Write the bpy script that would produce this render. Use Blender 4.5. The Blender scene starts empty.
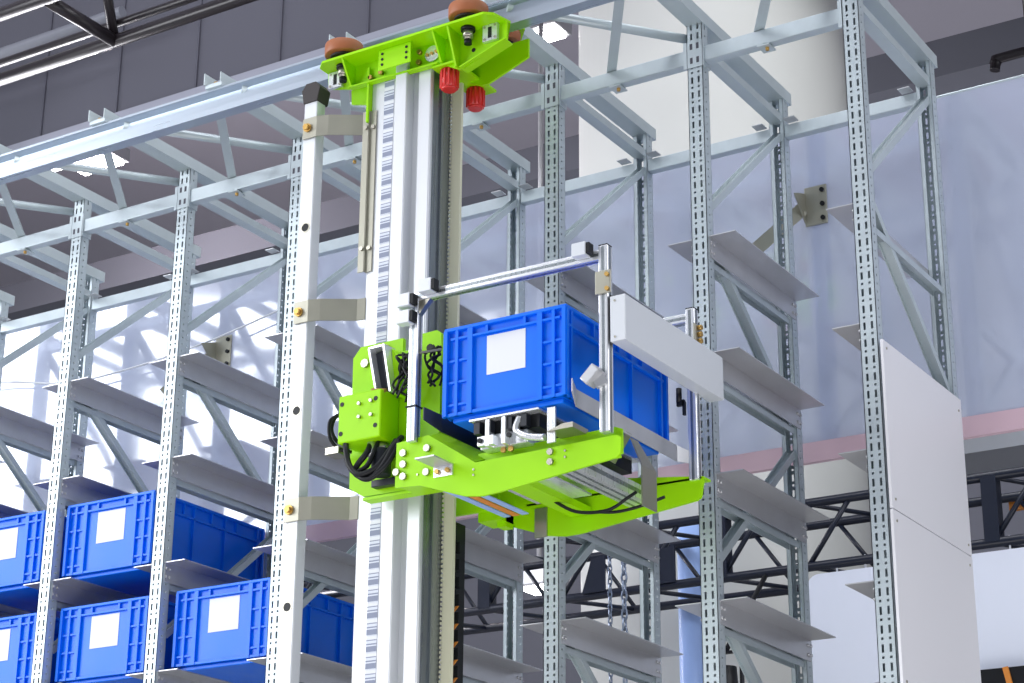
import bpy, bmesh, math, random
from mathutils import Vector, Matrix
random.seed(7)
sc = bpy.context.scene
C = sc.collection

# ------------------------------------------------------------------ camera
ZO = 4.49                       # height of the rack's top beam above the hall floor
cam_d = bpy.data.cameras.new('camera'); cam = bpy.data.objects.new('camera', cam_d); C.objects.link(cam)
cam_d.sensor_width = 36.0; cam_d.lens = 36.0 * 2007.6 / 1024.0; cam_d.clip_end = 200
yaw, pitch, roll = -0.5598, 0.3556, 0.0085
fw = Vector((math.sin(yaw)*math.cos(pitch), math.cos(yaw)*math.cos(pitch), math.sin(pitch)))
r0 = Vector((math.cos(yaw), -math.sin(yaw), 0)); u0 = r0.cross(fw)
rt = math.cos(roll)*r0 + math.sin(roll)*u0; up = -math.sin(roll)*r0 + math.cos(roll)*u0
M = Matrix((rt, up, -fw)).transposed().to_4x4(); M.translation = Vector((5.0043, -4.9143, ZO-2.9925))
cam.matrix_world = M
sc.camera = cam

# ------------------------------------------------------------------ world, lights, exposure
w = bpy.data.worlds.new('world'); sc.world = w; w.use_nodes = True
bg = w.node_tree.nodes['Background']; bg.inputs[0].default_value = (0.80, 0.88, 1.0, 1); bg.inputs[1].default_value = 0.40
def area(name, loc, target, size, power, color):
    d = bpy.data.lights.new(name, 'AREA'); d.shape = 'RECTANGLE'; d.size, d.size_y = size; d.energy = power; d.color = color
    o = bpy.data.objects.new(name, d); C.objects.link(o); o.location = loc
    o.rotation_euler = (Vector(target)-Vector(loc)).to_track_quat('-Z', 'Y').to_euler()
    return o
area('hall_light_aisle', (2.2, -2.4, 8.5), (1.0, -0.2, 3.4), (6.0, 1.4), 210, (0.95, 0.97, 1.0))
area('hall_light_left', (-4.8, -4.8, 4.9), (0.0, 0.2, 3.2), (6.5, 4.5), 640, (0.94, 0.96, 1.0))
area('fill_light_right', (9.0, 0.5, 5.2), (3.0, 0.2, 3.0), (3.0, 3.0), 130, (0.97, 0.97, 1.0))  # added fill with no seen source, brightens the end boards and right-facing sides
area('fill_light_floor', (3.4, -2.6, 0.5), (1.6, 0.2, 3.0), (6.0, 1.6), 105, (1.0, 0.97, 0.95))  # added low uplight, stands in for bounce off a bright floor
area('fill_light_behind', (-4.4, 2.6, 5.6), (-0.8, 0.75, 3.9), (2.4, 1.6), 240, (0.96, 0.95, 1.0))  # added unseen light that brightens the left of the sheet from behind
area('fill_light_ceiling_wash', (1.5, 6.4, 4.6), (1.5, 6.6, 9.0), (7.0, 1.5), 40, (0.96, 0.95, 1.0))  # added uplight hidden behind the sheet, lifts the ceiling
area('fill_light_column', (3.6, 1.7, 7.6), (1.0, 3.4, 4.8), (2.0, 1.0), 60, (0.97, 0.98, 1.0))  # added unseen fill to brighten the round column
sc.view_settings.view_transform = 'Standard'; sc.view_settings.look = 'None'
sc.view_settings.exposure = -0.03; sc.view_settings.gamma = 1.0; sc.view_settings.use_curve_mapping = False

# ------------------------------------------------------------------ materials
MAT = {}
def mat(name, col, rough=0.5, metal=0.0, noise=0.0, nscale=40.0, stretch=(1,1,1), spec=0.5, emit=None, bump=0.0, coat=0.0):
    m = bpy.data.materials.new(name); m.use_nodes = True; nt = m.node_tree
    b = nt.nodes['Principled BSDF']
    b.inputs['Base Color'].default_value = (*col, 1); b.inputs['Roughness'].default_value = rough
    b.inputs['Metallic'].default_value = metal; b.inputs['Specular IOR Level'].default_value = spec
    b.inputs['Coat Weight'].default_value = coat; b.inputs['Coat Roughness'].default_value = 0.15
    if noise > 0 or bump > 0:
        tc = nt.nodes.new('ShaderNodeTexCoord'); mp = nt.nodes.new('ShaderNodeMapping'); mp.inputs['Scale'].default_value = stretch
        no = nt.nodes.new('ShaderNodeTexNoise'); no.inputs['Scale'].default_value = nscale; no.inputs['Detail'].default_value = 4
        nt.links.new(tc.outputs['Object'], mp.inputs[0]); nt.links.new(mp.outputs[0], no.inputs['Vector'])
        if noise > 0:
            mx = nt.nodes.new('ShaderNodeMix'); mx.data_type = 'RGBA'
            mx.inputs[6].default_value = (*[c*(1-noise) for c in col], 1); mx.inputs[7].default_value = (*[min(1, c*(1+noise)) for c in col], 1)
            nt.links.new(no.outputs['Fac'], mx.inputs[0]); nt.links.new(mx.outputs[2], b.inputs['Base Color'])
            mr = nt.nodes.new('ShaderNodeMapRange'); mr.inputs[3].default_value = max(0.05, rough-0.1); mr.inputs[4].default_value = min(1, rough+0.1)
            nt.links.new(no.outputs['Fac'], mr.inputs[0]); nt.links.new(mr.outputs[0], b.inputs['Roughness'])
        if bump > 0:
            bp = nt.nodes.new('ShaderNodeBump'); bp.inputs['Strength'].default_value = bump; bp.inputs['Distance'].default_value = 0.01
            nt.links.new(no.outputs['Fac'], bp.inputs['Height']); nt.links.new(bp.outputs[0], b.inputs['Normal'])
    if emit:
        b.inputs['Emission Color'].default_value = (*emit[0], 1); b.inputs['Emission Strength'].default_value = emit[1]
    MAT[name] = m; return m
mat('galv', (0.53, 0.60, 0.635), 0.45, 0.45, noise=0.10, nscale=26)
mat('galv_shelf', (0.58, 0.585, 0.61), 0.36, 0.6, noise=0.08, nscale=18)
mat('rack_brace', (0.53, 0.60, 0.625), 0.45, 0.4, noise=0.06, nscale=20)
mat('alu', (0.80, 0.82, 0.84), 0.30, 0.75, noise=0.04, nscale=30, stretch=(8, 8, 0.3))
mat('alu_bright', (0.86, 0.88, 0.91), 0.25, 0.7)
mat('mast_white', (0.70, 0.72, 0.75), 0.38, 0.3)
mat('mast_side', (0.30, 0.33, 0.35), 0.28, 0.85, noise=0.10, nscale=12, stretch=(6, 6, 0.15))
mat('cream', (0.74, 0.73, 0.55), 0.5, 0.1)
mat('belt', (0.80, 0.80, 0.72), 0.6)
mat('bracket', (0.40, 0.39, 0.32), 0.42, 0.55, noise=0.06, nscale=25)
mat('green', (0.34, 0.74, 0.0), 0.42, 0.0, noise=0.04, nscale=9, spec=0.25)
mat('blue', (0.001, 0.16, 0.86), 0.32, 0.0, noise=0.05, nscale=12, spec=0.3)
mat('paper', (0.78, 0.80, 0.84), 0.7)
mat('white_box', (0.68, 0.71, 0.75), 0.35, 0.1, coat=0.2)
mat('black', (0.007, 0.008, 0.010), 0.45, spec=0.3)
mat('cap', (0.028, 0.022, 0.022), 0.55)
mat('roller', (0.018, 0.021, 0.030), 0.35, spec=0.4)
mat('orange', (0.36, 0.115, 0.04), 0.5, noise=0.1, nscale=30)
mat('red', (0.65, 0.02, 0.015), 0.42, coat=0.2)
mat('brass', (0.55, 0.34, 0.10), 0.4, 0.8)
mat('zinc', (0.46, 0.44, 0.37), 0.32, 0.85)
mat('rail', (0.44, 0.50, 0.57), 0.30, 0.8, noise=0.06, nscale=8, stretch=(0.2, 6, 6))
mat('truss_black', (0.010, 0.014, 0.028), 0.32, spec=0.4)
mat('truss_brown', (0.018, 0.014, 0.017), 0.3, spec=0.5)
mat('wall_grey', (0.17, 0.175, 0.21), 0.8, noise=0.06, nscale=1.5)
mat('ceiling', (0.55, 0.53, 0.60), 0.85, noise=0.06, nscale=0.8)
mat('bulkhead', (0.10, 0.10, 0.125), 0.7, noise=0.08, nscale=1.2)
mat('bulkhead_edge', (0.30, 0.31, 0.37), 0.6)
mat('seam', (0.09, 0.09, 0.115), 0.8)
mat('column', (0.62, 0.63, 0.60), 0.42, 0.1, noise=0.03, nscale=1.2)
mat('floor', (0.45, 0.44, 0.43), 0.4, noise=0.06, nscale=1.0)
mat('board', (0.80, 0.80, 0.84), 0.45)
mat('banner', (0.82, 0.87, 0.97), 0.35)
mat('pink', (0.70, 0.50, 0.58), 0.5)
mat('blue_lit_column', (0.38, 0.55, 0.95), 0.35)  # column is white; the blue light on it is put into this colour
mat('fascia', (0.36, 0.38, 0.42), 0.55, noise=0.06, nscale=2)
mat('orange_panel', (0.75, 0.27, 0.04), 0.5)
mat('chain', (0.30, 0.36, 0.46), 0.35, 0.8)
mat('pipe', (0.26, 0.27, 0.31), 0.4, 0.2)
mat('lamp_glow', (1, 1, 1), 0.5, emit=((1.0, 0.97, 0.98), 22.0))
mat('lamp_case', (0.6, 0.6, 0.62), 0.4, 0.4)
# printed barcode tape: dark and pale stripes across the label
m = bpy.data.materials.new('barcode'); m.use_nodes = True; nt = m.node_tree; b = nt.nodes['Principled BSDF']; b.inputs['Roughness'].default_value = 0.6
tc = nt.nodes.new('ShaderNodeTexCoord'); sx = nt.nodes.new('ShaderNodeSeparateXYZ'); nt.links.new(tc.outputs['Object'], sx.inputs[0])
ml = nt.nodes.new('ShaderNodeMath'); ml.operation = 'MULTIPLY'; ml.inputs[1].default_value = 260.0; nt.links.new(sx.outputs[2], ml.inputs[0])
wn = nt.nodes.new('ShaderNodeTexWhiteNoise'); wn.noise_dimensions = '1D'
fl = nt.nodes.new('ShaderNodeMath'); fl.operation = 'FLOOR'; nt.links.new(ml.outputs[0], fl.inputs[0]); nt.links.new(fl.outputs[0], wn.inputs['W'])
gt = nt.nodes.new('ShaderNodeMath'); gt.operation = 'GREATER_THAN'; gt.inputs[1].default_value = 0.48; nt.links.new(wn.outputs['Value'], gt.inputs[0])
mx = nt.nodes.new('ShaderNodeMix'); mx.data_type = 'RGBA'; mx.inputs[6].default_value = (0.24, 0.27, 0.37, 1); mx.inputs[7].default_value = (0.66, 0.70, 0.78, 1)
nt.links.new(gt.outputs[0], mx.inputs[0]); nt.links.new(mx.outputs[2], b.inputs['Base Color']); MAT['barcode'] = m
# glossy milky sheet behind the rack
m = bpy.data.materials.new('milky_sheet'); m.use_nodes = True; nt = m.node_tree; b = nt.nodes['Principled BSDF']
b.inputs['Base Color'].default_value = (0.74, 0.79, 0.95, 1); b.inputs['Roughness'].default_value = 0.10; b.inputs['Specular IOR Level'].default_value = 0.9
tl = nt.nodes.new('ShaderNodeBsdfTranslucent'); tl.inputs[0].default_value = (0.78, 0.82, 0.95, 1)
tp = nt.nodes.new('ShaderNodeBsdfTransparent'); tp.inputs[0].default_value = (0.93, 0.95, 1.0, 1)
m1 = nt.nodes.new('ShaderNodeMixShader'); m1.inputs[0].default_value = 0.35; m2 = nt.nodes.new('ShaderNodeMixShader'); m2.inputs[0].default_value = 0.28
gl = nt.nodes.new('ShaderNodeBsdfGlossy'); gl.inputs['Color'].default_value = (0.92, 0.95, 1.0, 1); gl.inputs['Roughness'].default_value = 0.09
m3 = nt.nodes.new('ShaderNodeMixShader'); m3.inputs[0].default_value = 0.26
nt.links.new(b.outputs[0], m1.inputs[1]); nt.links.new(tl.outputs[0], m1.inputs[2])
nt.links.new(m1.outputs[0], m3.inputs[1]); nt.links.new(gl.outputs[0], m3.inputs[2]); nt.links.new(m3.outputs[0], m2.inputs[1]); nt.links.new(tp.outputs[0], m2.inputs[2]); nt.links.new(m2.outputs[0], nt.nodes['Material Output'].inputs[0])
tc = nt.nodes.new('ShaderNodeTexCoord'); mp = nt.nodes.new('ShaderNodeMapping'); mp.inputs['Scale'].default_value = (1.6, 1, 0.18)
no = nt.nodes.new('ShaderNodeTexNoise'); no.inputs['Scale'].default_value = 1.6; no.inputs['Detail'].default_value = 2
bp = nt.nodes.new('ShaderNodeBump'); bp.inputs['Strength'].default_value = 0.08; bp.inputs['Distance'].default_value = 0.03
nt.links.new(tc.outputs['Object'], mp.inputs[0]); nt.links.new(mp.outputs[0], no.inputs['Vector']); nt.links.new(no.outputs['Fac'], bp.inputs['Height']); nt.links.new(bp.outputs[0], b.inputs['Normal']); nt.links.new(bp.outputs[0], gl.inputs['Normal'])
MAT['milky_sheet'] = m

# ------------------------------------------------------------------ mesh helpers (coordinates: z measured from the rack's top beam)
class MB:
    def __init__(s): s.v = []; s.f = []; s.sm = []
    def quad_box(s, P8):
        n = len(s.v); s.v += [tuple(p) for p in P8]
        for q in ((0,3,2,1),(4,5,6,7),(0,1,5,4),(1,2,6,5),(2,3,7,6),(3,0,4,7)): s.f.append(tuple(n+i for i in q)); s.sm.append(False)
        return s
    def box(s, x0, x1, y0, y1, z0, z1):
        x0, x1 = min(x0,x1), max(x0,x1); y0, y1 = min(y0,y1), max(y0,y1); z0, z1 = min(z0,z1), max(z0,z1)
        return s.quad_box([(x0,y0,z0),(x1,y0,z0),(x1,y1,z0),(x0,y1,z0),(x0,y0,z1),(x1,y0,z1),(x1,y1,z1),(x0,y1,z1)])
    def bar(s, a, b, w, h, side=None):              # a rectangular bar from a to b, w along 'side', h across
        a = Vector(a); b = Vector(b); d = (b-a).normalized()
        side = Vector(side) if side else (Vector((0,0,1)) if abs(d.z) < 0.95 else Vector((1,0,0)))
        n = d.cross(side).normalized(); sd = n.cross(d).normalized()
        c = [(-1,-1),(1,-1),(1,1),(-1,1)]
        lo = [a + sd*(i*w/2) + n*(j*h/2) for i,j in c]; hi = [b + sd*(i*w/2) + n*(j*h/2) for i,j in c]
        return s.quad_box(lo+hi)
    def prism(s, pts, axis, t0, t1):                # polygon extruded along an axis; pts are the two other coordinates
        n = len(s.v); k = len(pts)
        def P(p, t): return {'y': (p[0], t, p[1]), 'x': (t, p[0], p[1]), 'z': (p[0], p[1], t)}[axis]
        s.v += [P(p, t0) for p in pts] + [P(p, t1) for p in pts]
        s.f.append(tuple(n+i for i in range(k))); s.f.append(tuple(n+k+i for i in reversed(range(k)))); s.sm += [False, False]
        for i in range(k):
            j = (i+1) % k; s.f.append((n+i, n+k+i, n+k+j, n+j)); s.sm.append(False)
        return s
    def cyl(s, a, b, r, r2=None, n=16, caps=True):
        a = Vector(a); b = Vector(b); r2 = r if r2 is None else r2; d = (b-a).normalized()
        p = d.orthogonal().normalized(); q = d.cross(p); k = len(s.v)
        for c, rr in ((a, r), (b, r2)):
            for i in range(n):
                t = 2*math.pi*i/n; s.v.append(tuple(c + p*(rr*math.cos(t)) + q*(rr*math.sin(t))))
        for i in range(n):
            j = (i+1) % n; s.f.append((k+i, k+j, k+n+j, k+n+i)); s.sm.append(True)
        if caps:
            s.f.append(tuple(k+i for i in reversed(range(n)))); s.f.append(tuple(k+n+i for i in range(n))); s.sm += [False, False]
        return s
    def tube(s, pts, r, n=8, sub=6):
        P = [Vector(p) for p in pts]; Q = []
        for i in range(len(P)-1):
            p0 = P[max(i-1,0)]; p1 = P[i]; p2 = P[i+1]; p3 = P[min(i+2,len(P)-1)]
            for t in range(sub):
                t = t/sub; Q.append(0.5*((2*p1)+(p2-p0)*t+(2*p0-5*p1+4*p2-p3)*t*t+(3*p1-p0-3*p2+p3)*t**3))
        Q.append(P[-1]); k = len(s.v); ref = None
        for i, c in enumerate(Q):
            d = (Q[min(i+1,len(Q)-1)]-Q[max(i-1,0)]).normalized()
            ref = d.orthogonal().normalized() if ref is None else (ref - d*ref.dot(d)).normalized()
            q = d.cross(ref)
            for j in range(n):
                t = 2*math.pi*j/n; s.v.append(tuple(c + ref*(r*math.cos(t)) + q*(r*math.sin(t))))
        for i in range(len(Q)-1):
            for j in range(n):
                l = (j+1) % n; s.f.append((k+i*n+j, k+i*n+l, k+(i+1)*n+l, k+(i+1)*n+j)); s.sm.append(True)
        s.f.append(tuple(k+j for j in reversed(range(n)))); e = k+(len(Q)-1)*n; s.f.append(tuple(e+j for j in range(n))); s.sm += [False, False]
        return s
    def mesh(s, name, material, base=(0,0,0), lift=True):
        me = bpy.data.meshes.new(name); bz = ZO if lift else 0
        me.from_pydata([(x-base[0], y-base[1], z+bz-base[2]) for x,y,z in s.v], [], s.f)
        me.materials.append(MAT[material]); me.polygons.foreach_set('use_smooth', s.sm)
        bm = bmesh.new(); bm.from_mesh(me); bmesh.ops.recalc_face_normals(bm, faces=bm.faces); bm.to_mesh(me); bm.free()
        me.update(); return me
def base_of(p):
    while p.parent: p = p.parent
    return p['_b']
def part(name, mb, material, parent, bevel=0, label=None):
    o = bpy.data.objects.new(name, mb.mesh(name, material, base_of(parent))); C.objects.link(o); o.parent = parent
    if bevel: bv = o.modifiers.new('bevel', 'BEVEL'); bv.width = bevel; bv.segments = 2; bv.limit_method = 'ANGLE'
    if label: o['label'] = label
    return o
def thing(name, label, cat, base, group=None):
    o = bpy.data.objects.new(name, None); C.objects.link(o); b = (base[0], base[1], base[2]+ZO); o.location = b; o['_b'] = b
    o.empty_display_size = 0.1; o['label'] = label; o['category'] = cat
    if group: o['group'] = group
    return o
def single(name, mb, material, label, cat, base=None, group=None):
    if base is None:
        n = len(mb.v); base = (sum(v[0] for v in mb.v)/n, sum(v[1] for v in mb.v)/n, min(v[2] for v in mb.v))
    b = (base[0], base[1], base[2]+ZO)
    o = bpy.data.objects.new(name, mb.mesh(name, material, b)); C.objects.link(o); o.location = b
    o['label'] = label; o['category'] = cat
    if group: o['group'] = group
    o['_b'] = b
    return o
def structure(name, mb, material, parent=None):
    o = bpy.data.objects.new(name, mb.mesh(name, material)); C.objects.link(o)
    if parent: o.parent = parent
    else: o['kind'] = 'structure'; o['_b'] = (0, 0, 0)
    return o
def dup(o, dx=(0,0,0), parent=None):
    c = o.copy(); C.objects.link(c)
    if parent is None: c.location = Vector(o.location)+Vector(dx)
    else: c.parent = parent
    for ch in [q for q in bpy.data.objects if q.parent == o]: dup(ch, parent=c)
    return c

# ------------------------------------------------------------------ the hall
FZ = -ZO
structure('floor', MB().box(-16, 12, -9, 12, FZ-0.1, FZ), 'floor')
structure('ceiling', MB().box(-16, 12, -9, 12, 4.2, 4.3), 'ceiling')
structure('wall_back', MB().box(-16, 12, 9.0, 9.2, FZ, 4.2), 'wall_grey')
bk = structure('trim_1', MB().box(-12, 0.05, 3.0, 3.25, 2.46, 4.2).box(1.68, 6, 3.0, 3.25, 2.46, 4.2), 'bulkhead')
structure('edge_strip', MB().box(-12, 0.05, 2.985, 3.26, 2.41, 2.47).box(1.68, 6, 2.985, 3.26, 2.41, 2.47), 'bulkhead_edge', bk)
for k in range(22):
    x = -9.6 + k*0.62
    if 0.0 < x < 1.7: continue
    structure('seam', MB().box(x, x+0.012, 2.99, 3.0, 2.47, 4.2), 'seam', bk)
cb = structure('trim_2', MB().box(-13, 9, 5.6, 5.9, 2.75, 3.0), 'wall_grey')
structure('trim_3', MB().box(-13, 9, 7.6, 7.8, 2.55, 2.8), 'wall_grey')
# lamps under the ceiling behind the rack
def lamp(label, x, y, z, sx, sy, glow=0):
    t = thing('ceiling_lamp', label, 'lamp', (x, y, z), 'lamps above the rack')
    part('lamp_case', MB().box(x-sx/2-.03, x+sx/2+.03, y-sy/2-.03, y+sy/2+.03, z+.02, z+.12), 'lamp_case', t, 0.01)
    part('diffuser', MB().box(x-sx/2, x+sx/2, y-sy/2, y+sy/2, z, z+.03), 'lamp_glow', t)
    if glow:
        d = bpy.data.lights.new('lamp_light', 'POINT'); d.energy = glow; d.color = (1.0, 0.90, 0.93); d.shadow_soft_size = .08
        o = bpy.data.objects.new('lamp_light', d); C.objects.link(o); o.parent = t; o.location = (0, 0, -.12)
    part('hanger', MB().cyl((x, y, z+.12), (x, y, 4.2), .015), 'lamp_case', t)
lamp('larger glaring lamp glimpsed under the rail at far left', -4.20, 4.25, 3.0, 0.36, 0.26, 110)
lamp('smaller glaring lamp just left of the larger one at far left', -4.52, 4.12, 3.0, 0.20, 0.20)
lamp('glaring lamp beside the top of the upright right of the crane head', -0.54, 4.34, 3.0, 0.13, 0.15)
lamp('small bright lamp low in the hall, below the green fork arms', -0.52, 4.2, -.48, 0.12, 0.12)
# pipes along the ceiling
single('ceiling_pipe', MB().cyl((-8.5, 2.6, 2.86), (-2.4, 2.6, 2.86), .035), 'pipe', 'pale pipe running along the grey bulkhead at top left', 'pipe')
t = thing('ceiling_conduit', 'dark bent conduit under the pale ceiling at top right', 'pipe', (2.2, 5.0, 3.0))
part('pipe', MB().tube([(1.97, 5.0, 2.37), (1.985, 5.0, 2.42), (2.05, 5.0, 2.44), (2.9, 5.0, 2.44)], .03), 'truss_brown', t)
part('pipe_clamp', MB().cyl((2.19, 5.0, 2.40), (2.19, 5.0, 4.2), .03), 'truss_brown', t)

# dark lighting truss, top left
t = thing('lighting_truss', 'dark tubular lighting truss crossing the top left corner', 'truss', (-1.6, 1.5, 2.0))
part('chord', MB().cyl((-5, 1.70, 2.0), (3, 1.70, 2.0), .034), 'truss_brown', t)
part('chord', MB().cyl((-5, 1.20, 2.0), (3, 1.20, 2.0), .034), 'truss_brown', t)
part('chord', MB().cyl((-5, 1.70, 2.10), (3, 1.70, 2.10), .022), 'truss_brown', t)
part('chord', MB().cyl((-5, 1.45, 2.5), (3, 1.45, 2.5), .034), 'truss_brown', t)
for x in (-3.1, -1.55, 0.0, 1.5):
    part('strut', MB().cyl((x, 1.70, 2.0), (x, 1.20, 2.0), .034), 'truss_brown', t)
    part('strut', MB().cyl((x, 1.70, 2.0), (x+.05, 1.45, 2.5), .026), 'truss_brown', t)
    part('strut', MB().cyl((x+.6, 1.20, 2.0), (x+.1, 1.45, 2.5), .02), 'truss_brown', t)

# great round column behind the sheet
single('round_column', MB().cyl((0.86, 3.66, FZ), (0.86, 3.66, 4.2), .70, n=64), 'column', 'huge pale round column standing behind the rack', 'column', (0.86, 3.66, FZ))

# milky sheet hung behind the rack, with its pink lower hem
t = thing('plastic_sheet_wall', 'glossy milky plastic sheet hung behind the whole rack', 'sheet', (1.0, 0.745, -1.14))
xs = [-4.2, -2.2, -0.62, 0.98, 2.62, 4.3, 6.0]
for a, b_ in zip(xs, xs[1:]):
    part('sheet_panel', MB().box(a, b_+.06, 0.742+.004*(xs.index(a)%2), 0.745+.004*(xs.index(a)%2), -1.07, 0.02), 'milky_sheet', t)
part('hem', MB().box(-4.2, 6.06, 0.735, 0.757, -1.135, -1.07), 'pink', t, label='pink hem')
part('top_wire', MB().cyl((-4.2, .747, .025), (6.0, .747, .025), .006), 'galv', t)

# fascia, hall structures under the sheet
single('fascia_beam', MB().box(1.2, 7.5, 4.6, 5.0, 0.05, 0.75), 'fascia', 'grey fascia beam below the pink hem at far right', 'beam')
single('fascia_ledge', MB().box(1.2, 7.5, 4.5, 4.6, 0.42, 0.47), 'bulkhead_edge', 'pale ledge line along the grey fascia at far right', 'ledge')
t = thing('banner_truss', 'black square truss carrying the white banner, behind the rack', 'truss', (1.5, 2.3, -1.06))
for (yy, zz) in ((2.3, -.79), (2.3, -1.05), (2.62, -.79), (2.62, -1.05)):
    part('chord', MB().cyl((-2.4, yy, zz), (4.6, yy, zz), .019), 'truss_black', t)
k = 0
for i in range(18):
    x = -2.3 + i*0.38
    part('lacing', MB().cyl((x, 2.3, -1.05), (x+.19, 2.3, -.79), .011, n=8), 'truss_black', t)
    if i % 3 == 1:
        part('post', MB().box(x-.03, x+.03, 2.28, 2.34, -1.05, -.79), 'truss_black', t)
    part('lacing', MB().cyl((x, 2.3, -.79), (x+.19, 2.62, -.79), .010, n=8), 'truss_black', t)
    part('lacing', MB().cyl((x, 2.3, -1.05), (x+.19, 2.62, -1.05), .010, n=8), 'truss_black', t)
    part('lacing', MB().cyl((x+.19, 2.62, -1.05), (x, 2.62, -.79), .010, n=8), 'truss_black', t)
for gx in (0.86, 1.19): part('gusset_plate', MB().prism([(gx, -1.045), (gx+.045, -.90), (gx+.11, -.89), (gx+.11, -1.045)], 'y', 2.270, 2.280), 'truss_black', t)
pts = []; X0, X1, Zt, Zb, rr = 1.875, 3.6, -1.085, -1.535, .05
for cx, cz, a0 in ((X1-rr, Zt-rr, 0), (X0+rr, Zt-rr, 90), (X0+rr, Zb+rr, 180), (X1-rr, Zb+rr, 270)):
    for j in range(7): a = math.radians(a0+15*j); pts.append((cx+rr*math.cos(a), cz+rr*math.sin(a)))
t = thing('white_banner', 'blank pale blue rounded banner hanging under the black truss', 'banner', (2.6, 2.3, Zb))
part('panel', MB().prism(pts, 'y', 2.29, 2.31), 'banner', t)
for x in (2.0, 2.12, 2.7, 3.2): part('tie', MB().cyl((x, 2.3, Zt), (x, 2.3, -1.03), .004), 'paper', t)
t = thing('info_screen', 'black screen with orange edge below the banner at bottom right', 'screen', (2.75, 2.2, -1.75))
part('panel', MB().box(2.5, 3.3, 2.2, 2.24, -1.75, -1.545), 'black', t); part('edge', MB().bar((2.68, 2.195, -1.545), (2.72, 2.195, -1.75), .02, .012), 'orange_panel', t)
single('blue_lit_column', MB().cyl((1.15, 2.71, FZ), (1.15, 2.71, -.68), .056, n=24), 'blue_lit_column', 'slim white column, blue light painted into its colour, behind the truss, under the crane fork', 'column')
for x, x2, lab in ((2.495, 2.545, 'left of the two orange panels behind the truss at right'), (2.60, 2.70, 'right of the two orange panels behind the truss at right')):
    single('orange_panel', MB().box(x, x2, 2.64, 2.67, -.835, -.785), 'orange_panel', lab, 'panel', group='orange panels behind the truss')
# hoist chains
def chain(label, x, y, z0, z1, s):
    mb = MB(); z = z1; k = 0
    while z > z0:
        c = []
        for j in range(9):
            a = 2*math.pi*j/8; u = .45*s*math.sin(a); v = s*math.cos(a)
            c.append((x+(u if k % 2 else 0), y+(0 if k % 2 else u), z+v))
        mb.tube(c, .18*s, n=5, sub=1); z -= 1.45*s; k += 1
    single('hoist_chain', mb, 'chain', label, 'chain', group='hoist chains')
chain('thinner hoist chain hanging left of the thicker one', 1.425, 1.5, -2.6, -.9, .017)
chain('thicker hoist chain hanging right of the thinner one', 1.485, 1.5, -2.6, -.9, .024)
t = thing('spot_lamp', 'black spot lamp in a yoke at the bottom, behind right rack bays', 'lamp', (1.70, 1.9, -1.75))
part('head', MB().cyl((1.70, 1.9, -1.75), (1.70, 1.9, -1.50), .055, .04, n=20), 'black', t); part('yoke', MB().box(1.63, 1.64, 1.89, 1.91, -1.7, -1.45).box(1.76, 1.77, 1.89, 1.91, -1.7, -1.45).box(1.63, 1.77, 1.89, 1.91, -1.45, -1.44), 'black', t)
part('hook', MB().cyl((1.70, 1.9, -1.44), (1.70, 2.28, -1.07), .01), 'black', t)

# ------------------------------------------------------------------ the rack
P, W2 = 0.51, 0.0258
def upright_mesh(flip):
    mb = MB(); t = .0022; top = .08; dep = .04
    s = -1 if flip else 1; y0 = .63 if flip else 0.0
    def B(x0, x1, a, b, z0, z1): mb.box(x0, x1, y0+s*a, y0+s*b, z0, z1)
    for a, b in ((-W2, -.0145), (-.0075, .0075), (.0145, W2)): B(a, b, 0, t, FZ, top)
    for x in (-W2, W2-t):
        B(x, x+t, 0, .016, FZ, top); B(x, x+t, .022, dep, FZ, top)
    if flip: B(-W2, -W2+.013, dep-t, dep, FZ, top); B(W2-.013, W2, dep-t, dep, FZ, top)
    else: B(-W2, W2, dep-t, dep, FZ, top)  # back closed only to keep the holes dark; the real section is open
    pitch = .05; z = top-.012
    while z > FZ+.06:
        # hole at z..z-.007, slot at z-.0185..z-.0405
        for a, b in ((-.0145, -.0075), (.0075, .0145)):
            B(a, b, 0, t, z-.0185, z-.007); B(a, b, 0, t, z-.05, z-.0405)
        for x in (-W2, W2-t): B(x, x+t, .016, .022, z-.024, z-.006); B(x, x+t, .016, .022, z-.05, z-.031)
        z -= pitch
    return mb
CX = 0.026
def frame(i):
    pass
fr = thing('rack_frame', '', 'rack frame', (0, 0.315, FZ), 'perforated steel rack frames')
part('upright', upright_mesh(False), 'galv', fr); part('upright', upright_mesh(True), 'galv', fr)
for y in (0.02, 0.61): part('foot_plate', MB().box(-.06, .06, y-.05, y+.05, FZ, FZ+.006), 'galv', fr)
# outrigger channel on top: floor plate and two upstanding flanges
ch = part('outrigger_channel', MB().box(-.026, .026, -.460, .655, .08, .083).box(-.029, -.026, -.470, .655, .08, .122).box(.026, .029, -.455, .655, .08, .122), 'rack_brace', fr)
part('bolt', MB().cyl((0, -.44, .06), (0, -.44, .095), .010, n=8), 'brass', ch)
part('rail_clip', MB().box(-.028, .040, -.462, -.40, .068, .079), 'galv', ch)
part('top_strut', MB().box(-.018, .018, .03, .60, -.006, -.003).box(-.020, -.018, .03, .60, -.006, .021).box(.018, .020, .03, .60, -.006, .021), 'rack_brace', fr)
zz = [((.60, -.05), (.035, -.535)), ((.05, -.615), (.59, -1.03)), ((.60, -1.14), (.05, -1.60)), ((.05, -1.73), (.59, -2.15)), ((.60, -2.27), (.05, -2.72)), ((.05, -2.85), (.59, -3.27)), ((.6, -3.4), (.05, -3.85))]
for (a, b) in zz:
    part('brace', MB().bar((0, a[0], a[1]), (0, b[0], b[1]), .030, .003, (1, 0, 0)).bar((.0145, a[0], a[1]), (.0145, b[0], b[1]), .003, .022, (1, 0, 0)).bar((-.0145, a[0], a[1]), (-.0145, b[0], b[1]), .003, .022, (1, 0, 0)), 'rack_brace', fr)
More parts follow.
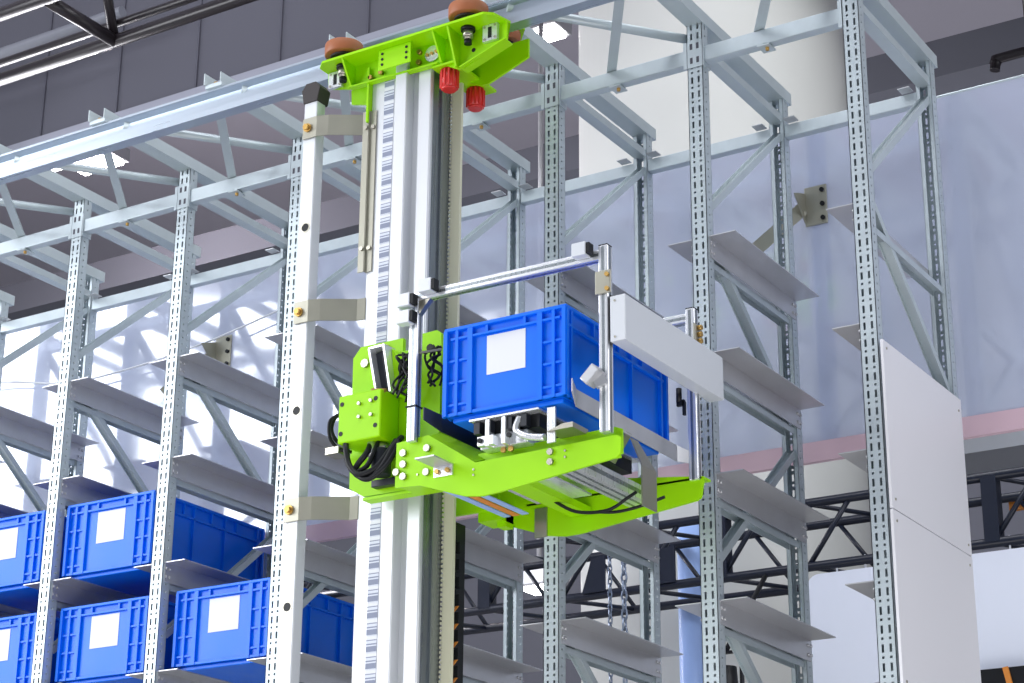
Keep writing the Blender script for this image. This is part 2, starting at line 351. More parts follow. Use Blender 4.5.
LEV = [-.634-.365*k for k in range(7)]
for z in LEV:
    for s in (-1, 1):
        mb = MB().box(s*W2, s*(W2+.003), .010, .618, z-.064, z).box(s*W2, s*.111, .008, .617, z, z+.003)
        for yb in (.016, .034, .595, .613):
            for dz in (-.018, -.046): mb.cyl((s*(W2+.002), yb, z+dz), (s*(W2+.008), yb, z+dz), .0055, n=8)
        part('shelf_angle', mb, 'galv_shelf', fr)['_s'] = s
    part('cross_strut', MB().box(-.016, .016, .04, .60, z-.068, z-.065).box(-.018, -.016, .04, .60, z-.085, z-.065).box(.016, .018, .04, .60, z-.085, z-.065), 'galv', fr)
names = {-2: 'rack frame at the far left edge, only its rear upright in view',
 -1: 'rack frame left of the leftmost full-height front upright, mostly its rear upright in view',
 0: 'rack frame of the leftmost full-height front upright, bins on its right',
 1: 'second rack frame from the left, between the two stacked pairs of bins',
 2: 'rack frame right beside the white square pole with black cap',
 3: 'rack frame hidden behind the crane mast, only its rear upright showing right of it',
 4: 'rack frame whose front upright stands behind the bin on the crane',
 5: 'rack frame just right of the long white box on the crane',
 6: 'rightmost rack frame, with the white end boards fixed to it'}
for i in range(-2, 7):
    o = fr if i == -2 else dup(fr, (0, 0, 0)); o['label'] = names[i]
    o['_i'] = i
last = [q for q in bpy.data.objects if q.get('_i') == 6][0]
for q in [q for q in bpy.data.objects if q.parent == last and q.get('_s') == 1]: bpy.data.objects.remove(q)
for o in [q for q in bpy.data.objects if q.get('_i') is not None]: o.location.x = o['_i']*P+CX; del o['_i']
# beams along the rack
bay = {-2: 'in the bay at the far left edge', -1: 'in the bay left of the leftmost front upright', 0: 'in the bay of the two bins with full fronts at left', 1: 'in the bay left of the white pole',
       2: 'in the bay left of the mast', 3: 'in the bay right of the mast', 4: 'in the bay above the bin on the crane', 5: 'in the rightmost bay'}
x0, x1 = CX+W2, CX+P-W2
fb = thing('front_top_beam', '', 'beam', (CX, 0.02, -.052), 'top front beams of the rack')
part('beam', MB().box(x0, x1, .002, .038, -.052, -.002), 'galv', fb, .003)
part('connector', MB().box(x0-.05, x0+.006, -.004, 0.0, -.070, .020).box(x0, x0+.004, -.004, .045, -.07, .02), 'galv', fb, .001)
for hx in (x0-.036, x0-.0145):
    for hz in (.002, -.046): part('hook_slot', MB().box(hx-.0045, hx+.0045, -.0046, -.0038, hz-.010, hz+.010), 'seam', fb)
part('connector', MB().box(x1-.004, x1, .0, .045, -.07, .02).box(x1-.012, x1, -.0035, 0, -.07, .02), 'galv', fb)
part('brace_tab', MB().box(CX+.21, CX+.25, -.004, .045, -.060, -.056).box(CX+.21, CX+.225, .0, .04, -.058, -.050), 'rack_brace', fb)
part('tab_bolt', MB().cyl((CX+.235, .015, -.069), (CX+.235, .015, -.05), .006, n=8), 'brass', fb)
part('tie_tube', MB().cyl((CX+.10, -.43, .050), (CX+P-.03, .03, .048), .0145, n=14), 'rack_brace', fb)
part('tie_bar', MB().bar((CX+P-.03, -.40, .066), (CX+.20, .03, -.0), .030, .006, (1, 0.6, 0)), 'rack_brace', fb)
rb = thing('rear_top_beam', '', 'beam', (CX, 0.61, -.062), 'top rear beams of the rack')
part('beam', MB().box(x0, x1, .594, .626, -.062, -.018), 'galv', rb, .003)
part('plate', MB().box(x0+.012, x0+.05, .56, .60, -.012, -.009), 'galv_shelf', rb); part('plate', MB().box(x1-.05, x1-.012, .56, .60, -.012, -.009), 'galv_shelf', rb)
for proto, word in ((fb, 'front top beam'), (rb, 'rear top beam')):
    L = []
    for i in range(-2, 6):
        o = proto if i == -2 else dup(proto); o['label'] = word+' of the rack '+bay[i]; L.append((i, o))
    for i, o in L: o.location.x = i*P+CX

# wall ties fixed to the sheet behind the rack
def tie(label, x, z, col):
    t = thing('wall_tie', label, 'bracket', (x, .70, z-.15), 'rack wall ties')
    part('plate', MB().box(x+.03, x+.11, .735, .741, z-.14, z), col, t, .004)
    part('gusset', MB().prism([(.65, z-.05), (.735, z-.02), (.735, z-.13)], 'x', x+.03, x+.035), col, t)
    part('arm', MB().bar((x+.03, .72, z-.08), (x-.10, .60, z-.25), .045, .005, (0, 0, 1)), col, t)
    for dz in (-.02, -.07, -.12): part('screw', MB().cyl((x+.095, .728, z+dz), (x+.095, .736, z+dz), .008, n=8), 'black', t)
tie('large steel wall tie plate behind the bay right of the crane', 2.57, -.19, 'bracket')
tie('small brown wall tie plate behind the bay left of the white pole', 0.06, -.24, 'bracket')
single('loose_cable', MB().tube([(-1.3, .70, -.22), (-1.03, .70, -.237), (-.70, .70, -.301), (-.515, .70, -.312), (-.196, .70, -.297), (.06, .70, -.269), (.20, .70, -.246), (.5, .70, -.19)], .004, n=6), 'paper', 'thin white cable sagging along the sheet behind the left bays', 'cable')
# end boards
t = thing('end_board', 'upper white end board on the rightmost rack frame', 'board', (3.125, .3, -1.54), 'white end boards')
part('panel', MB().box(3.119, 3.127, -.004, .605, -1.538, -1.06), 'board', t)
for y, z in ((.02, -1.08), (.58, -1.1), (.02, -1.51), (.58, -1.51)): part('screw', MB().cyl((3.126, y, z), (3.129, y, z), .004, n=8), 'zinc', t)
t = thing('end_board', 'lower white end board on the rightmost rack frame', 'board', (3.125, .3, -2.6), 'white end boards')
part('panel', MB().box(3.119, 3.127, -.004, .605, -2.6, -1.542), 'board', t)
for y, z in ((.02, -1.57), (.58, -1.57), (.02, -2.0), (.58, -2.0)): part('screw', MB().cyl((3.126, y, z), (3.129, y, z), .004, n=8), 'zinc', t)

# ------------------------------------------------------------------ bins
ribmesh = MB().box(-.5, .5, -.5, .5, -.5, .5).mesh('rib', 'blue', lift=False)
def make_bin(label, x, y, z, Wd=.40, D=.60, H=.268, group=None):
    t = thing('storage_bin', label, 'bin', (x+Wd/2, y+D/2, z), group)
    e = .011                                                     # ribs stand this far proud of the shell
    X0, X1, Y0, Y1 = x+e, x+Wd-e, y+e, y+D-e; th = .004; zb = z+.014; zt = z+H
    mb = MB().box(X0, X1, Y0, Y0+th, zb, zt).box(X0, X1, Y1-th, Y1, zb, zt).box(X0, X0+th, Y0+th, Y1-th, zb, zt).box(X1-th, X1, Y0+th, Y1-th, zb, zt).box(X0+th, X1-th, Y0+th, Y1-th, zb, zb+th)
    part('shell', mb, 'blue', t)
    mb = MB()
    for a in ((x, x+Wd, y, Y0+th), (x, x+Wd, Y1-th, y+D), (x, X0+th, Y0+th, Y1-th), (X1-th, x+Wd, Y0+th, Y1-th)): mb.box(*a, zt-.010, zt)
    part('rim', mb, 'blue', t, .0015)
    part('base', MB().box(x+.02, x+Wd-.02, y+.02, y+D-.02, z, z+.014), 'blue', t, .003)
    mb = MB()
    for a in ((x+.004, x+Wd-.004, y+.003, Y0+th), (x+.004, x+Wd-.004, Y1-th, y+D-.003), (x+.004, X0+th, Y0, Y1), (X1-th, x+Wd-.004, Y0, Y1)): mb.box(*a, zb, zb+.009)
    part('base_lip', mb, 'blue', t, .001)
    def rib(xa, xb, ya, yb, za, zb_):
        o = bpy.data.objects.new('rib', ribmesh); C.objects.link(o); o.parent = t; b = t['_b']
        o.location = ((xa+xb)/2-b[0], (ya+yb)/2-b[1], (za+zb_)/2+ZO-b[2]); o.scale = (abs(xb-xa), abs(yb-ya), abs(zb_-za))
    for f, fb_ in ((y+.001, Y0+.001), (Y1-.001, y+D-.001)):       # the two short ends
        for u, wd in ((.009, .012), (.105, .009), (.215, .016), (.785, .016), (.895, .009), (.991, .012)):
            c = x+u*Wd; rib(c-wd/2, c+wd/2, f, fb_, zb, zt-.008)
        for u in (.35, .66): c = x+u*Wd; rib(c-.004, c+.004, f+.002, fb_, z+.875*H, zt-.008)
        rib(x+.02, x+Wd-.02, f+.001, fb_, z+.865*H, z+.888*H)
        for v in (.16, .40, .63):
            for ua, ub in ((.02, .22), (.78, .98)): rib(x+ua*Wd, x+ub*Wd, f+.003, fb_, z+v*H, z+v*H+.006)
    for f, fb_ in ((x+.001, X0+.001), (X1-.001, x+Wd-.001)):      # the two long sides
        for u, wd in ((.006, .012), (.06, .010), (.36, .008), (.64, .008), (.94, .010), (.994, .012)):
            c = y+u*D; rib(f, fb_, c-wd/2, c+wd/2, zb, zt-.008)
        for u in (.27, .515, .745): c = y+u*D; rib(f, fb_, c-.004, c+.004, z+.80*H, zt-.008)
        rib(f, fb_, y+.02, y+D-.02, z+.79*H, z+.815*H)
    part('paper_label', MB().box(x+.345*Wd, x+.66*Wd, Y0-.0015, Y0-.0002, z+.43*H, z+.845*H), 'paper', t, label='blank white paper label')
    return t
G = 'blue storage bins in the rack'
S = .003
make_bin('blue bin at the left edge, upper shelf, front partly cut off', -.435, .03, LEV[2]+S, group=G)
make_bin('blue bin at the left edge, lower shelf, front partly cut off', -.435, .04, LEV[3]+S, group=G)
make_bin('blue bin on the upper shelf with its whole front in view', .074, .03, LEV[2]+S, group=G)
make_bin('blue bin directly below the upper bin whose whole front is in view', .074, .04, LEV[3]+S, group=G)
make_bin('rightmost blue bin in the rack, lower shelf, beside the white pole', .594, .04, LEV[3]+S, group=G)
make_bin('blue bin with blank white label riding on the crane fork', 2.15, -.705, -1.337, .382, .565, .265)

# ------------------------------------------------------------------ guide rail over the aisle
RY = -.42
t = thing('guide_rail', 'long bright steel guide rail along which the green crane head runs', 'rail', (1.0, RY, -.02))
prof = [(-.032, .068), (.032, .068), (.032, .060), (.006, .052), (.006, .012), (.022, .004), (.022, -.018), (-.022, -.018), (-.022, .004), (-.006, .012), (-.006, .052), (-.032, .060)]
part('rail', MB().prism([(RY+a, b) for a, b in prof], 'x', -2.2, 4.2), 'rail', t)

# ------------------------------------------------------------------ crane mast
t = thing('crane_mast', 'tall white aluminium crane mast with green head running under the guide rail', 'crane', (1.82, RY, FZ))
FB = FZ+.16; MT = -.085
part('mast_profile', MB().box(1.712, 1.816, -.480, -.370, FB, MT).box(1.816, 1.930, -.462, -.370, FB, MT).box(1.884, 1.930, -.480, -.46, FB, MT), 'mast_white', t, .004)
part('guide_bar', MB().box(1.814, 1.856, -.502, -.455, FB, MT+.03), 'mast_white', t, .003)
part('side_plate', MB().box(1.928, 1.932, -.466, -.372, FB, MT), 'mast_side', t)
part('side_rib', MB().box(1.930, 1.938, -.430, -.418, FB, MT-.01), 'mast_side', t)
part('rack_flange', MB().box(1.941, 1.974, -.379, -.368, FB, MT-.02), 'cream', t)
mb = MB(); z = MT-.03
while z > -2.5: mb.box(1.934, 1.942, -.379, -.369, z-.007, z); z -= .0135
o = part('toothed_belt', mb, 'cream', t); o['kind'] = 'stuff'
tp = part('code_tape', MB().box(1.760, 1.796, -.4815, -.4800, -2.6, MT-.012), 'paper', t)
lm = MB().box(-.0175, .0175, -.0006, .0006, -.018, .018).mesh('barcode_label', 'barcode', lift=False)
z = MT-.035; b = t['_b']
while z > -2.5:
    o = bpy.data.objects.new('barcode_label', lm.copy() if False else lm); C.objects.link(o); o.parent = tp
    o.location = (1.778-b[0], -.4821-b[1], z+ZO-b[2]); z -= .047
part('base_truck', MB().box(1.45, 2.25, -.52, -.32, FZ+.02, FZ+.18), 'green', t, .01)
# cable chain behind the mast
cc = part('cable_chain', MB().box(1.955, 1.962, -.345, -.30, FB, -1.50), 'black', t)
z = -1.56
k = 0
while z > -2.6:
    part('chain_link', MB().box(1.950, 1.978, -.352, -.342, z-.032, z), 'black' if k % 3 else 'black', cc)
    if k > 2: part('orange_wire', MB().bar((1.958, -.347, z-.045), (1.972, -.347, z-.030), .007, .003), 'orange_panel', cc)
    z -= .050; k += 1
# white pole with black cap, held off the mast by bent straps
po = part('side_pole', MB().box(1.507, 1.556, -.55, -.508, FZ+.18, -.150), 'mast_white', t, .003, label='white square pole')
part('pole_cap', MB().prism([(1.505, -.155), (1.558, -.155), (1.568, -.110), (1.550, -.088), (1.513, -.088), (1.497, -.110)], 'y', -.555, -.500), 'cap', po, .002, label='black cap')
for z in (-.575, -1.155, -1.735):
    part('hole_ring', MB().cyl((1.532, -.5515, z), (1.532, -.549, z), .018, n=16), 'zinc', po); part('hole', MB().cyl((1.533, -.5522, z), (1.533, -.549, z), .013, n=16), 'black', po)
for z in (-.245, -.850, -1.455, -2.06):
    st = part('strap', MB().prism([(1.510, -.557), (1.562, -.557), (1.598, -.545), (1.690, -.487), (1.716, -.483), (1.716, -.4795), (1.690, -.483), (1.597, -.541), (1.561, -.553), (1.510, -.553)], 'z', z-.034, z+.034), 'bracket', t)
    part('strap_bolt', MB().cyl((1.530, -.572, z), (1.530, -.557, z), .010, n=6).cyl((1.530, -.563, z), (1.530, -.557, z), .014, n=16), 'brass', st)
va = part('mounting_angle', MB().box(1.690, 1.713, -.492, -.489, -.735, -.205).box(1.711, 1.714, -.492, -.44, -.735, -.205).box(1.714, 1.735, -.485, -.482, -.735, -.205), 'bracket', t)
for z in (-.26, -.66): part('bolt', MB().cyl((1.725, -.491, z), (1.725, -.485, z), .007, n=8).cyl((1.703, -.498, z), (1.703, -.492, z), .007, n=8), 'zinc', va)
# green head
hd = part('head_plate', MB().prism([(1.575, -.560), (1.548, -.535), (1.548, -.455), (1.562, -.380), (1.60, -.30), (1.93, -.28), (2.13, -.37), (2.205, -.47), (2.190, -.540), (2.165, -.560)], 'z', -.036, -.028), 'green', t)
wall = [(1.545, -.036), (1.548, -.085), (1.64, -.110), (1.97, -.116), (2.036, -.150), (2.06, -.150), (2.203, -.098), (2.203, -.036)]
part('front_wall', MB().prism(wall, 'y', -.488, -.481), 'green', hd); part('rear_wall', MB().prism(wall, 'y', -.366, -.358), 'green', hd)
part('wall_lip', MB().bar((1.64, -.496, -.111), (1.97, -.496, -.117), .022, .005, (0, 1, 0)), 'green', hd); part('wall_lip', MB().bar((2.045, -.478, -.150), (2.203, -.478, -.098), .045, .005, (0, 1, 0)), 'green', hd)
for x, zb_ in ((1.648, -.110), (1.982, -.118), (2.036, -.148)): part('rib', MB().prism([(-.556, -.036), (-.488, -.036), (-.488, zb_), (-.506, zb_)], 'x', x-.003, x+.003), 'green', hd)
part('bumper_shelf', MB().box(1.945, 2.03, -.50, -.27, -.128, -.121), 'green', hd)
part('side_lug', MB().box(1.706, 1.713, -.50, -.42, -.245, -.06), 'green', hd)
part('rear_plate', MB().prism([(1.56, -.34), (1.56, -.22), (1.90, -.14), (2.08, -.22), (2.15, -.30), (2.13, -.36)], 'z', .040, .048), 'green', t)
part('rear_web', MB().box(1.70, 1.98, -.345, -.337, -.098, .04), 'green', t)
np_ = part('name_plate', MB().box(1.772, 1.892, -.536, -.531, -.105, -.036), 'green', hd, .002)
for x in (1.787, 1.876):
    for z in (-.052, -.070, -.088): part('plate_screw', MB().cyl((x, -.538, z), (x, -.535, z), .0045, n=8), 'black', np_)
di = part('cover_disc', MB().cyl((1.941, -.494, -.073), (1.941, -.488, -.073), .026, n=24), 'alu_bright', hd)
for a in (-.016, 0, .016): part('disc_bolt', MB().cyl((1.941+a, -.499, -.073+a*.1), (1.941+a, -.494, -.073+a*.1), .0055, n=8), 'brass', di)
for x, z in ((1.895, -.056), (1.893, -.090), (1.753, -.086), (1.715, -.094)): part('bolt', MB().cyl((x, -.500, z), (x, -.488, z), .008, n=6), 'brass', hd)
for x, z in ((1.972, -.098), (2.087, -.100)): part('hole', MB().cyl((x, -.4885, z), (x, -.4870, z), .007, n=12), 'black', hd)
for x in (1.622, 2.082):
    for y in (-.512, -.328):
        w_ = part('guide_wheel', MB().cyl((x, y, -.006), (x, y, .034), .060, n=36), 'orange', t, .004, label='orange brown guide wheel')
        part('hub', MB().cyl((x, y, -.012), (x, y, -.004), .042, n=24), 'cap', w_)
    ax = part('axle', MB().cyl((x, -.512, -.080), (x, -.512, -.01), .011, n=14).cyl((x, -.512, -.068), (x, -.512, -.046), .016, n=14), 'zinc', t)
    part('axle_collar', MB().cyl((x, -.512, -.046), (x, -.512, -.036), .022, n=18), 'black', ax); part('axle_end', MB().cyl((x, -.512, -.090), (x, -.512, -.076), .012, n=14), 'black', ax)
for x, z in ((1.582, -.066), (2.151, -.064)):
    sw = part('switch_block', MB().box(x-.025, x+.025, -.500, -.488, z-.027, z+.027), 'alu', hd)
    part('slot', MB().box(x-.006, x+.006, -.5012, -.4995, z-.018, z+.018), 'black', sw)
    for a in (-.018, .018):
        for c in (-.02, .02): part('screw', MB().cyl((x+a, -.502, z+c), (x+a, -.4995, z+c), .004, n=8), 'zinc', sw)
for y in (-.462, -.318):
    bu = part('bumper', MB().cyl((1.985, y, -.190), (1.985, y, -.128), .026, .025, n=24), 'red', t, label='red rubber bumper')
    part('bumper_tip', MB().cyl((1.985, y, -.196), (1.985, y, -.190), .020, .026, n=24), 'red', bu)
    for k in range(12):
        a = k*math.pi/6; part('bumper_rib', MB().bar((1.985+.026*math.cos(a), y+.026*math.sin(a), -.188), (1.985+.026*math.cos(a), y+.026*math.sin(a), -.132), .005, .005), 'red', bu)

# ------------------------------------------------------------------ lift carriage
t = thing('lift_carriage', 'bright green lift carriage with two arms and alloy posts on the mast', 'carriage', (2.1, RY, -1.55))
def holes(lst, y, r, m_, parent, name='bolt', ln=.008, n=8):
    for x, z in lst: part(name, MB().cyl((x, y-ln, z), (x, y, z), r, n=n), m_, parent)
bp_ = part('carriage_plate', MB().prism([(1.773, -1.010), (1.747, -1.040), (1.750, -1.428), (1.800, -1.458), (2.05, -1.462), (2.05, -1.020), (2.035, -1.008), (1.975, -1.010), (1.975, -1.05), (1.92, -1.05), (1.92, -1.010)], 'y', -.572, -.558), 'green', t)
part('plate_flange', MB().box(1.80, 2.05, -.575, -.535, -1.470, -1.462), 'green', bp_)
holes([(1.792, -1.064), (1.899, -1.059)], -.572, .013, 'zinc', bp_); holes([(1.864, -1.029)], -.572, .009, 'brass', bp_); holes([(2.012, -1.056)], -.572, .011, 'black', bp_, 'hole', .001, 16)
part('side_cheek', MB().box(2.043, 2.052, -.558, -.27, -1.46, -1.10), 'green', t)
part('rear_plate', MB().box(1.747, 2.05, -.285, -.272, -1.46, -1.06), 'green', t)
# drive housing with cables
dh = part('drive_housing', MB().box(1.770, 1.915, -.662, -.574, -1.325, -1.185), 'green', t, .004)
holes([(1.782, -1.211), (1.897, -1.212), (1.781, -1.297), (1.898, -1.29)], -.662, .007, 'black', dh, 'hole', .001); holes([(1.843, -1.219), (1.883, -1.217), (1.844, -1.258), (1.885, -1.258)], -.662, .005, 'zinc', dh)
ro = part('belt_roller', MB().bar((1.880, -.600, -1.060), (1.905, -.595, -1.178), .036, .05, (1, 0, .2)), 'roller', t)
part('roller_frame', MB().bar((1.860, -.624, -1.055), (1.886, -.618, -1.188), .006, .058, (1, 0, .2)).bar((1.910, -.624, -1.055), (1.933, -.618, -1.192), .006, .058, (1, 0, .2)).bar((1.858, -.624, -1.055), (1.912, -.624, -1.053), .006, .055, (0, 0, 1)), 'alu_bright', ro)
part('roller_cover', MB().prism([(1.916, -1.055), (1.946, -1.10), (1.946, -1.195), (1.930, -1.195)], 'y', -.620, -.574), 'green', ro)
part('lock_nut', MB().cyl((1.872, -.645, -1.183), (1.915, -.640, -1.190), .010, n=8), 'brass', ro)
motor = part('drive_motor', MB().cyl((1.885, -.610, -1.420), (1.885, -.610, -1.345), .028, n=20).box(1.845, 1.925, -.60, -.574, -1.445, -1.425), 'roller', t, .002)
part('motor_band', MB().cyl((1.885, -.610, -1.352), (1.885, -.610, -1.33), .020, n=20), 'zinc', motor)
for pts, r in (([(1.775, -.62, -1.315), (1.795, -.655, -1.33), (1.815, -.665, -1.39), (1.85, -.665, -1.425), (1.90, -.655, -1.41), (1.935, -.64, -1.36), (1.94, -.62, -1.33)], .0085),
               ([(1.86, -.625, -1.325), (1.86, -.645, -1.36), (1.835, -.65, -1.39), (1.83, -.655, -1.415), (1.87, -.65, -1.435), (1.915, -.65, -1.41), (1.95, -.64, -1.35), (1.952, -.61, -1.32)], .0085),
               ([(1.885, -.625, -1.325), (1.88, -.645, -1.37), (1.865, -.65, -1.40), (1.84, -.66, -1.42), (1.88, -.66, -1.442), (1.935, -.65, -1.405), (1.962, -.635, -1.34)], .007),
               ([(1.77, -.62, -1.22), (1.745, -.64, -1.235), (1.735, -.645, -1.27), (1.75, -.64, -1.305), (1.775, -.62, -1.312)], .006),
               ([(1.77, -.64, -1.23), (1.742, -.66, -1.25), (1.742, -.66, -1.30), (1.76, -.64, -1.33), (1.79, -.62, -1.34)], .005)):
    part('cable', MB().tube(pts, r, n=10), 'black', t)
part('cable_gland', MB().cyl((1.862, -.625, -1.370), (1.862, -.625, -1.325), .013, n=14), 'alu', t)
part('limit_switch', MB().box(1.72, 1.765, -.65, -.60, -1.345, -1.325), 'zinc', t)
# front arm
A = [(1.968, -1.352), (2.072, -1.345), (2.225, -1.446), (2.652, -1.438), (2.664, -1.446), (2.662, -1.488), (2.650, -1.498), (2.299, -1.538), (2.247, -1.541), (2.190, -1.533), (2.051, -1.484), (1.966, -1.478)]
fa = part('front_arm', MB().prism(A, 'y', -.656, -.648), 'green', t)
part('arm_lip', MB().prism([(2.215, -1.500), (2.215, -1.414), (2.632, -1.406), (2.652, -1.414), (2.652, -1.480)], 'y', -.628, -.621), 'green', fa)
part('arm_web', MB().box(2.23, 2.65, -.648, -.628, -1.492, -1.486), 'green', fa)
part('arm_lip', MB().quad_box([(1.968, -.656, -1.356), (2.072, -.656, -1.349), (2.072, -.648, -1.349), (1.968, -.648, -1.356), (1.968, -.600, -1.330), (2.072, -.600, -1.323), (2.072, -.592, -1.323), (1.968, -.592, -1.330)]), 'green', fa)
part('arm_lip', MB().quad_box([(2.072, -.656, -1.349), (2.225, -.656, -1.444), (2.225, -.648, -1.444), (2.072, -.648, -1.349), (2.072, -.60, -1.323), (2.25, -.60, -1.420), (2.25, -.592, -1.420), (2.072, -.592, -1.323)]), 'green', fa)
part('arm_spacer', MB().box(1.975, 2.04, -.648, -.572, -1.475, -1.36), 'green', fa)
holes([(1.993, -1.385), (1.994, -1.417), (1.995, -1.451), (1.972, -1.436), (2.071, -1.383), (2.070, -1.450)], -.656, .0105, 'zinc', fa); holes([(2.457, -1.454), (2.457, -1.481)], -.656, .009, 'zinc', fa)
holes([(2.31, -1.424), (2.333, -1.424)], -.648, .008, 'brass', fa); holes([(2.10, -1.43), (2.22, -1.465), (2.22, -1.48), (2.50, -1.457), (2.50, -1.474), (2.04, -1.452)], -.656, .003, 'zinc', fa, 'rivet', .003)
ob = part('sensor_bracket', MB().box(2.095, 2.155, -.750, -.656, -1.442, -1.438), 'galv_shelf', t)
part('sensor_plate', MB().box(2.095, 2.155, -.661, -.656, -1.470, -1.442), 'alu_bright', ob)
holes([(2.108, -1.456), (2.142, -1.456)], -.661, .007, 'brass', ob)
# rear arm
A2 = [(2.04, -1.40), (2.10, -1.36), (2.655, -1.430), (2.664, -1.440), (2.655, -1.490), (2.640, -1.497), (2.28, -1.540), (2.225, -1.541), (2.17, -1.532), (2.04, -1.486)]
ra = part('rear_arm', MB().prism(A2, 'y', -.194, -.186), 'green', t)
part('arm_lip', MB().box(2.10, 2.664, -.194, -.150, -1.437, -1.431), 'green', ra)
part('rear_arm_spacer', MB().box(1.985, 2.06, -.27, -.19, -1.486, -1.36), 'green', ra)
part('steel_patch', MB().box(2.13, 2.17, -.199, -.194, -1.535, -1.45), 'zinc', ra)
part('stiffener', MB().box(2.03, 2.06, -.24, -.20, -1.50, -1.43), 'green', ra)
# cross members between the arms
cp = part('cross_profile', MB().box(2.440, 2.506, -.64, -.196, -1.492, -1.448), 'alu', t, .003)
for x in (2.460, 2.486): part('groove', MB().box(x-.004, x+.004, -.638, -.198, -1.493, -1.4915), 'mast_side', cp)
part('groove', MB().box(2.505, 2.5072, -.638, -.198, -1.476, -1.464), 'mast_side', cp)
part('under_panel', MB().box(2.20, 2.375, -.60, -.30, -1.470, -1.465), 'alu_bright', t)
part('cross_channel', MB().box(2.25, 2.315, -.64, -.2, -1.490, -1.470), 'green', t)
part('loom', MB().tube([(2.255, -.35, -1.461), (2.275, -.35, -1.478), (2.354, -.35, -1.525), (2.451, -.35, -1.535), (2.51, -.34, -1.505), (2.53, -.33, -1.49)], .0048), 'black', t)
part('loom', MB().tube([(2.42, -.34, -1.533), (2.47, -.33, -1.537), (2.53, -.31, -1.525), (2.59, -.28, -1.50)], .0045), 'black', t)
for x in (2.06, 2.09, 2.12): part('flat_cable', MB().box(x, x+.022, -.60, -.25, -1.478, -1.475), 'orange_panel' if x == 2.09 else 'blue_lit_column', t)
# fork under the bin
fk = part('fork_plate', MB().box(2.225, 2.440, -.690, -.14, -1.343, -1.338), 'alu_bright', t)
part('fork_slide', MB().box(2.235, 2.425, -.66, -.16, -1.380, -1.343), 'black', fk)
for x in (2.235, 2.27, 2.335, 2.38): part('slide_clip', MB().box(x, x+.018, -.682, -.66, -1.378, -1.345), 'roller', fk)
for x in (2.275, 2.325): part('fork_post', MB().box(x, x+.012, -.688, -.66, -1.418, -1.345), 'alu_bright', fk)
part('fork_block', MB().box(2.245, 2.39, -.665, -.18, -1.418, -1.38), 'alu', fk, .003); part('fork_foot', MB().box(2.252, 2.30, -.690, -.665, -1.415, -1.390), 'alu_bright', fk)
part('chain_guide', MB().tube([(2.375, -.675, -1.350), (2.365, -.678, -1.385), (2.40, -.678, -1.408), (2.45, -.675, -1.418)], .010), 'alu', fk)
holes([(2.262, -1.402), (2.352, -1.400)], -.688, .007, 'black', fk)
part('stop_plate', MB().box(2.466, 2.490, -.69, -.684, -1.440, -1.345), 'alu', t); part('stop_foot', MB().prism([(2.47, -1.412), (2.52, -1.398), (2.548, -1.398), (2.548, -1.412)], 'y', -.70, -.62), 'zinc', t)
# bin guides along both long sides
for s, xg in ((1, 2.545), (-1, 2.128)):
    gm = 'galv_shelf' if s > 0 else 'roller'; g = part('bin_guide', MB().box(xg, xg+.003, -.68, -.12, -1.352, -1.305), gm, t)
    part('guide_lead', MB().quad_box([(xg, -.68, -1.352), (xg+.003, -.68, -1.352), (xg+.003+s*.02, -.735, -1.330), (xg+s*.02, -.735, -1.330), (xg, -.68, -1.305), (xg+.003, -.68, -1.305), (xg+.003+s*.02, -.735, -1.295), (xg+s*.02, -.735, -1.295)]), gm, g)
    part('guide_lead', MB().quad_box([(xg, -.12, -1.352), (xg+.003, -.12, -1.352), (xg+.003+s*.02, -.075, -1.350), (xg+s*.02, -.075, -1.350), (xg, -.12, -1.305), (xg+.003, -.12, -1.305), (xg+.003+s*.02, -.075, -1.315), (xg+s*.02, -.075, -1.315)]), gm, g)
    part('guide_stay', MB().bar((xg+s*.002, -.40, -1.345), (xg-s*.05, -.40, -1.42), .03, .004, (0, 1, 0)), 'zinc', g)
part('strap_plate', MB().box(2.596, 2.600, -.425, -.345, -1.56, -1.45).quad_box([(2.55, -.40, -1.36), (2.554, -.40, -1.36), (2.554, -.36, -1.36), (2.55, -.36, -1.36), (2.596, -.425, -1.45), (2.60, -.425, -1.45), (2.60, -.345, -1.45), (2.596, -.345, -1.45)]), 'zinc', t)
# posts and bars
def post(x, y, z0, z1, s=.028):
    p = part('post', MB().box(x, x+s, y, y+s, z0, z1), 'alu_bright', t, .003)
    part('groove', MB().box(x+s/2-.004, x+s/2+.004, y-.0006, y+.001, z0, z1-.003), 'mast_side', p); part('groove', MB().box(x+s-.001, x+s+.0006, y+s/2-.004, y+s/2+.004, z0, z1-.003), 'mast_side', p)
    part('end_cap', MB().box(x+.001, x+s-.001, y+.001, y+s-.001, z1, z1+.003), 'black', p)
    return p
post(2.010, -.672, -1.36, -.945); post(2.610, -.672, -1.43, -.915); post(2.625, -.205, -1.44, -.940)
def rail_bar(y, x0, x1, z):
    p = part('top_bar', MB().box(x0, x1, y, y+.026, z-.028, z), 'alu_bright', t, .003); part('groove', MB().box(x0, x1, y-.0006, y+.001, z-.018, z-.010), 'mast_side', p); part('groove', MB().box(x0, x1, y+.009, y+.017, z-.0286, z-.027), 'mast_side', p)
rail_bar(-.670, 2.010, 2.612, -.925); rail_bar(-.204, 2.10, 2.628, -.952)
for x, y, z in ((1.985, -.70, -.955), (2.055, -.70, -.925), (2.545, -.700, -.925), (1.985, -.70, -1.005)):
    k_ = part('photo_sensor', MB().box(x, x+.042, y, y+.03, z-.018, z+.020), 'white_box', t, .002); part('lens', MB().box(x+.042, x+.052, y+.003, y+.027, z-.014, z+.016), 'black', k_)
part('angle_bracket', MB().prism([(2.038, -.953), (2.075, -.953), (2.038, -.995)], 'y', -.668, -.65), 'zinc', t)
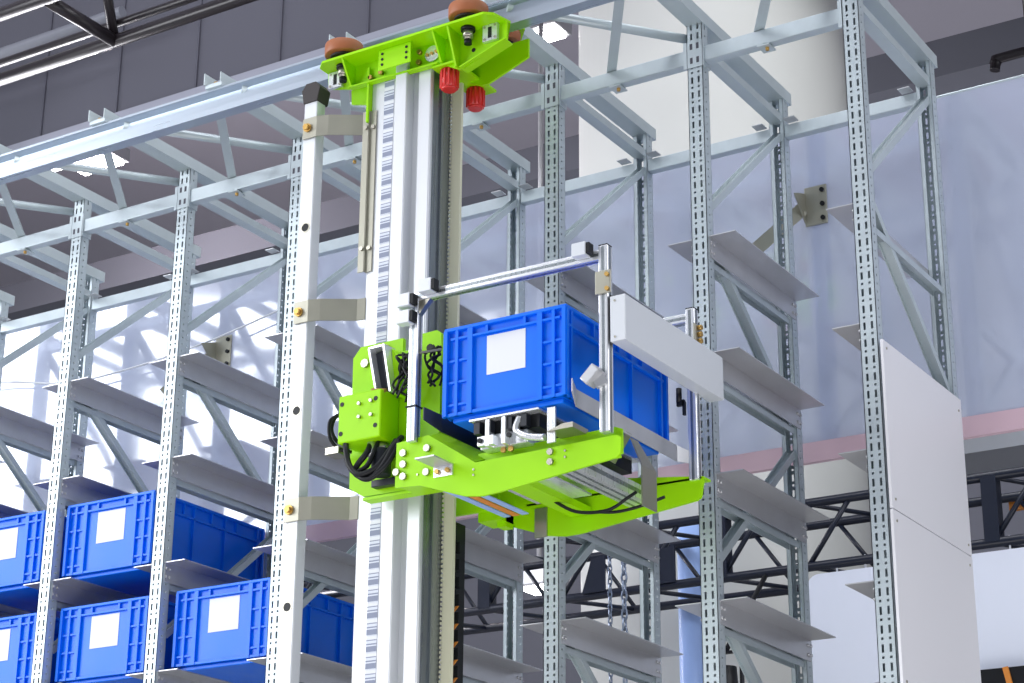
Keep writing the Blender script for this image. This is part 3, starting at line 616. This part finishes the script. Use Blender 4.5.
cl = part('clamp_plate', MB().box(2.604, 2.65, -.679, -.673, -1.055, -.99), 'bracket', t, .002); holes([(2.642, -1.005), (2.642, -1.045)], -.679, .006, 'brass', cl)
cl = part('clamp_plate', MB().box(2.653, 2.66, -.215, -.17, -1.05, -.99), 'bracket', t, .002)
for z in (-1.0, -1.02, -1.04): part('bolt', MB().cyl((2.66, -.195, z), (2.672, -.195, z), .008, n=8), 'brass', cl)
wb = part('light_curtain_box', MB().box(2.646, 2.690, -.674, -.105, -1.192, -1.066), 'white_box', t, .0015, label='long white sheet metal box')
part('box_lid', MB().box(2.644, 2.646, -.672, -.107, -1.19, -1.06), 'black', wb)
for y, z in ((-.676, -1.08), (-.676, -1.18)): part('screw', MB().cyl((2.66, y, z), (2.66, y+.003, z), .003, n=8), 'zinc', wb)
sb = part('tilted_sensor', MB().bar((2.585, -.69, -1.300), (2.622, -.69, -1.265), .045, .03, (0, 1, 0)), 'galv_shelf', t, .003); part('sensor_mount', MB().bar((2.605, -.685, -1.300), (2.632, -.675, -1.290), .03, .02), 'galv_shelf', sb)
ls = part('lever_switch', MB().cyl((2.598, -.20, -1.21), (2.598, -.20, -1.17), .008).box(2.592, 2.615, -.205, -.195, -1.222, -1.205).box(2.610, 2.617, -.205, -.195, -1.25, -1.21), 'black', t)
# wiring beside the left post
for q in range(9):
    a = random.uniform(-.02, .02); pts = [(1.985+a, -.62, -1.08-.01*q)]
    for s_ in range(4): pts.append((1.975+random.uniform(-.03, .03), -.63+random.uniform(-.03, .02), -1.10-.035*s_+random.uniform(-.02, .02)))
    part('wire', MB().tube(pts, .0035, n=6, sub=4), 'black', t)
for q in range(6):
    pts = [(2.055, -.61, -1.08)]
    for s_ in range(4): pts.append((2.062+random.uniform(-.02, .02), -.62+random.uniform(-.02, .02), -1.09-.03*s_+random.uniform(-.02, .02)))
    part('wire', MB().tube(pts, .0035, n=6, sub=4), 'black', t)
part('wire_bracket', MB().bar((2.038, -.66, -1.105), (2.085, -.62, -1.09), .006, .006), 'zinc', t)
part('cable_tie', MB().box(2.007, 2.041, -.675, -.641, -1.262, -1.258), 'black', t)

for o in bpy.data.objects:
    for k in ('_b', '_i', '_s'):
        if k in o: del o[k]
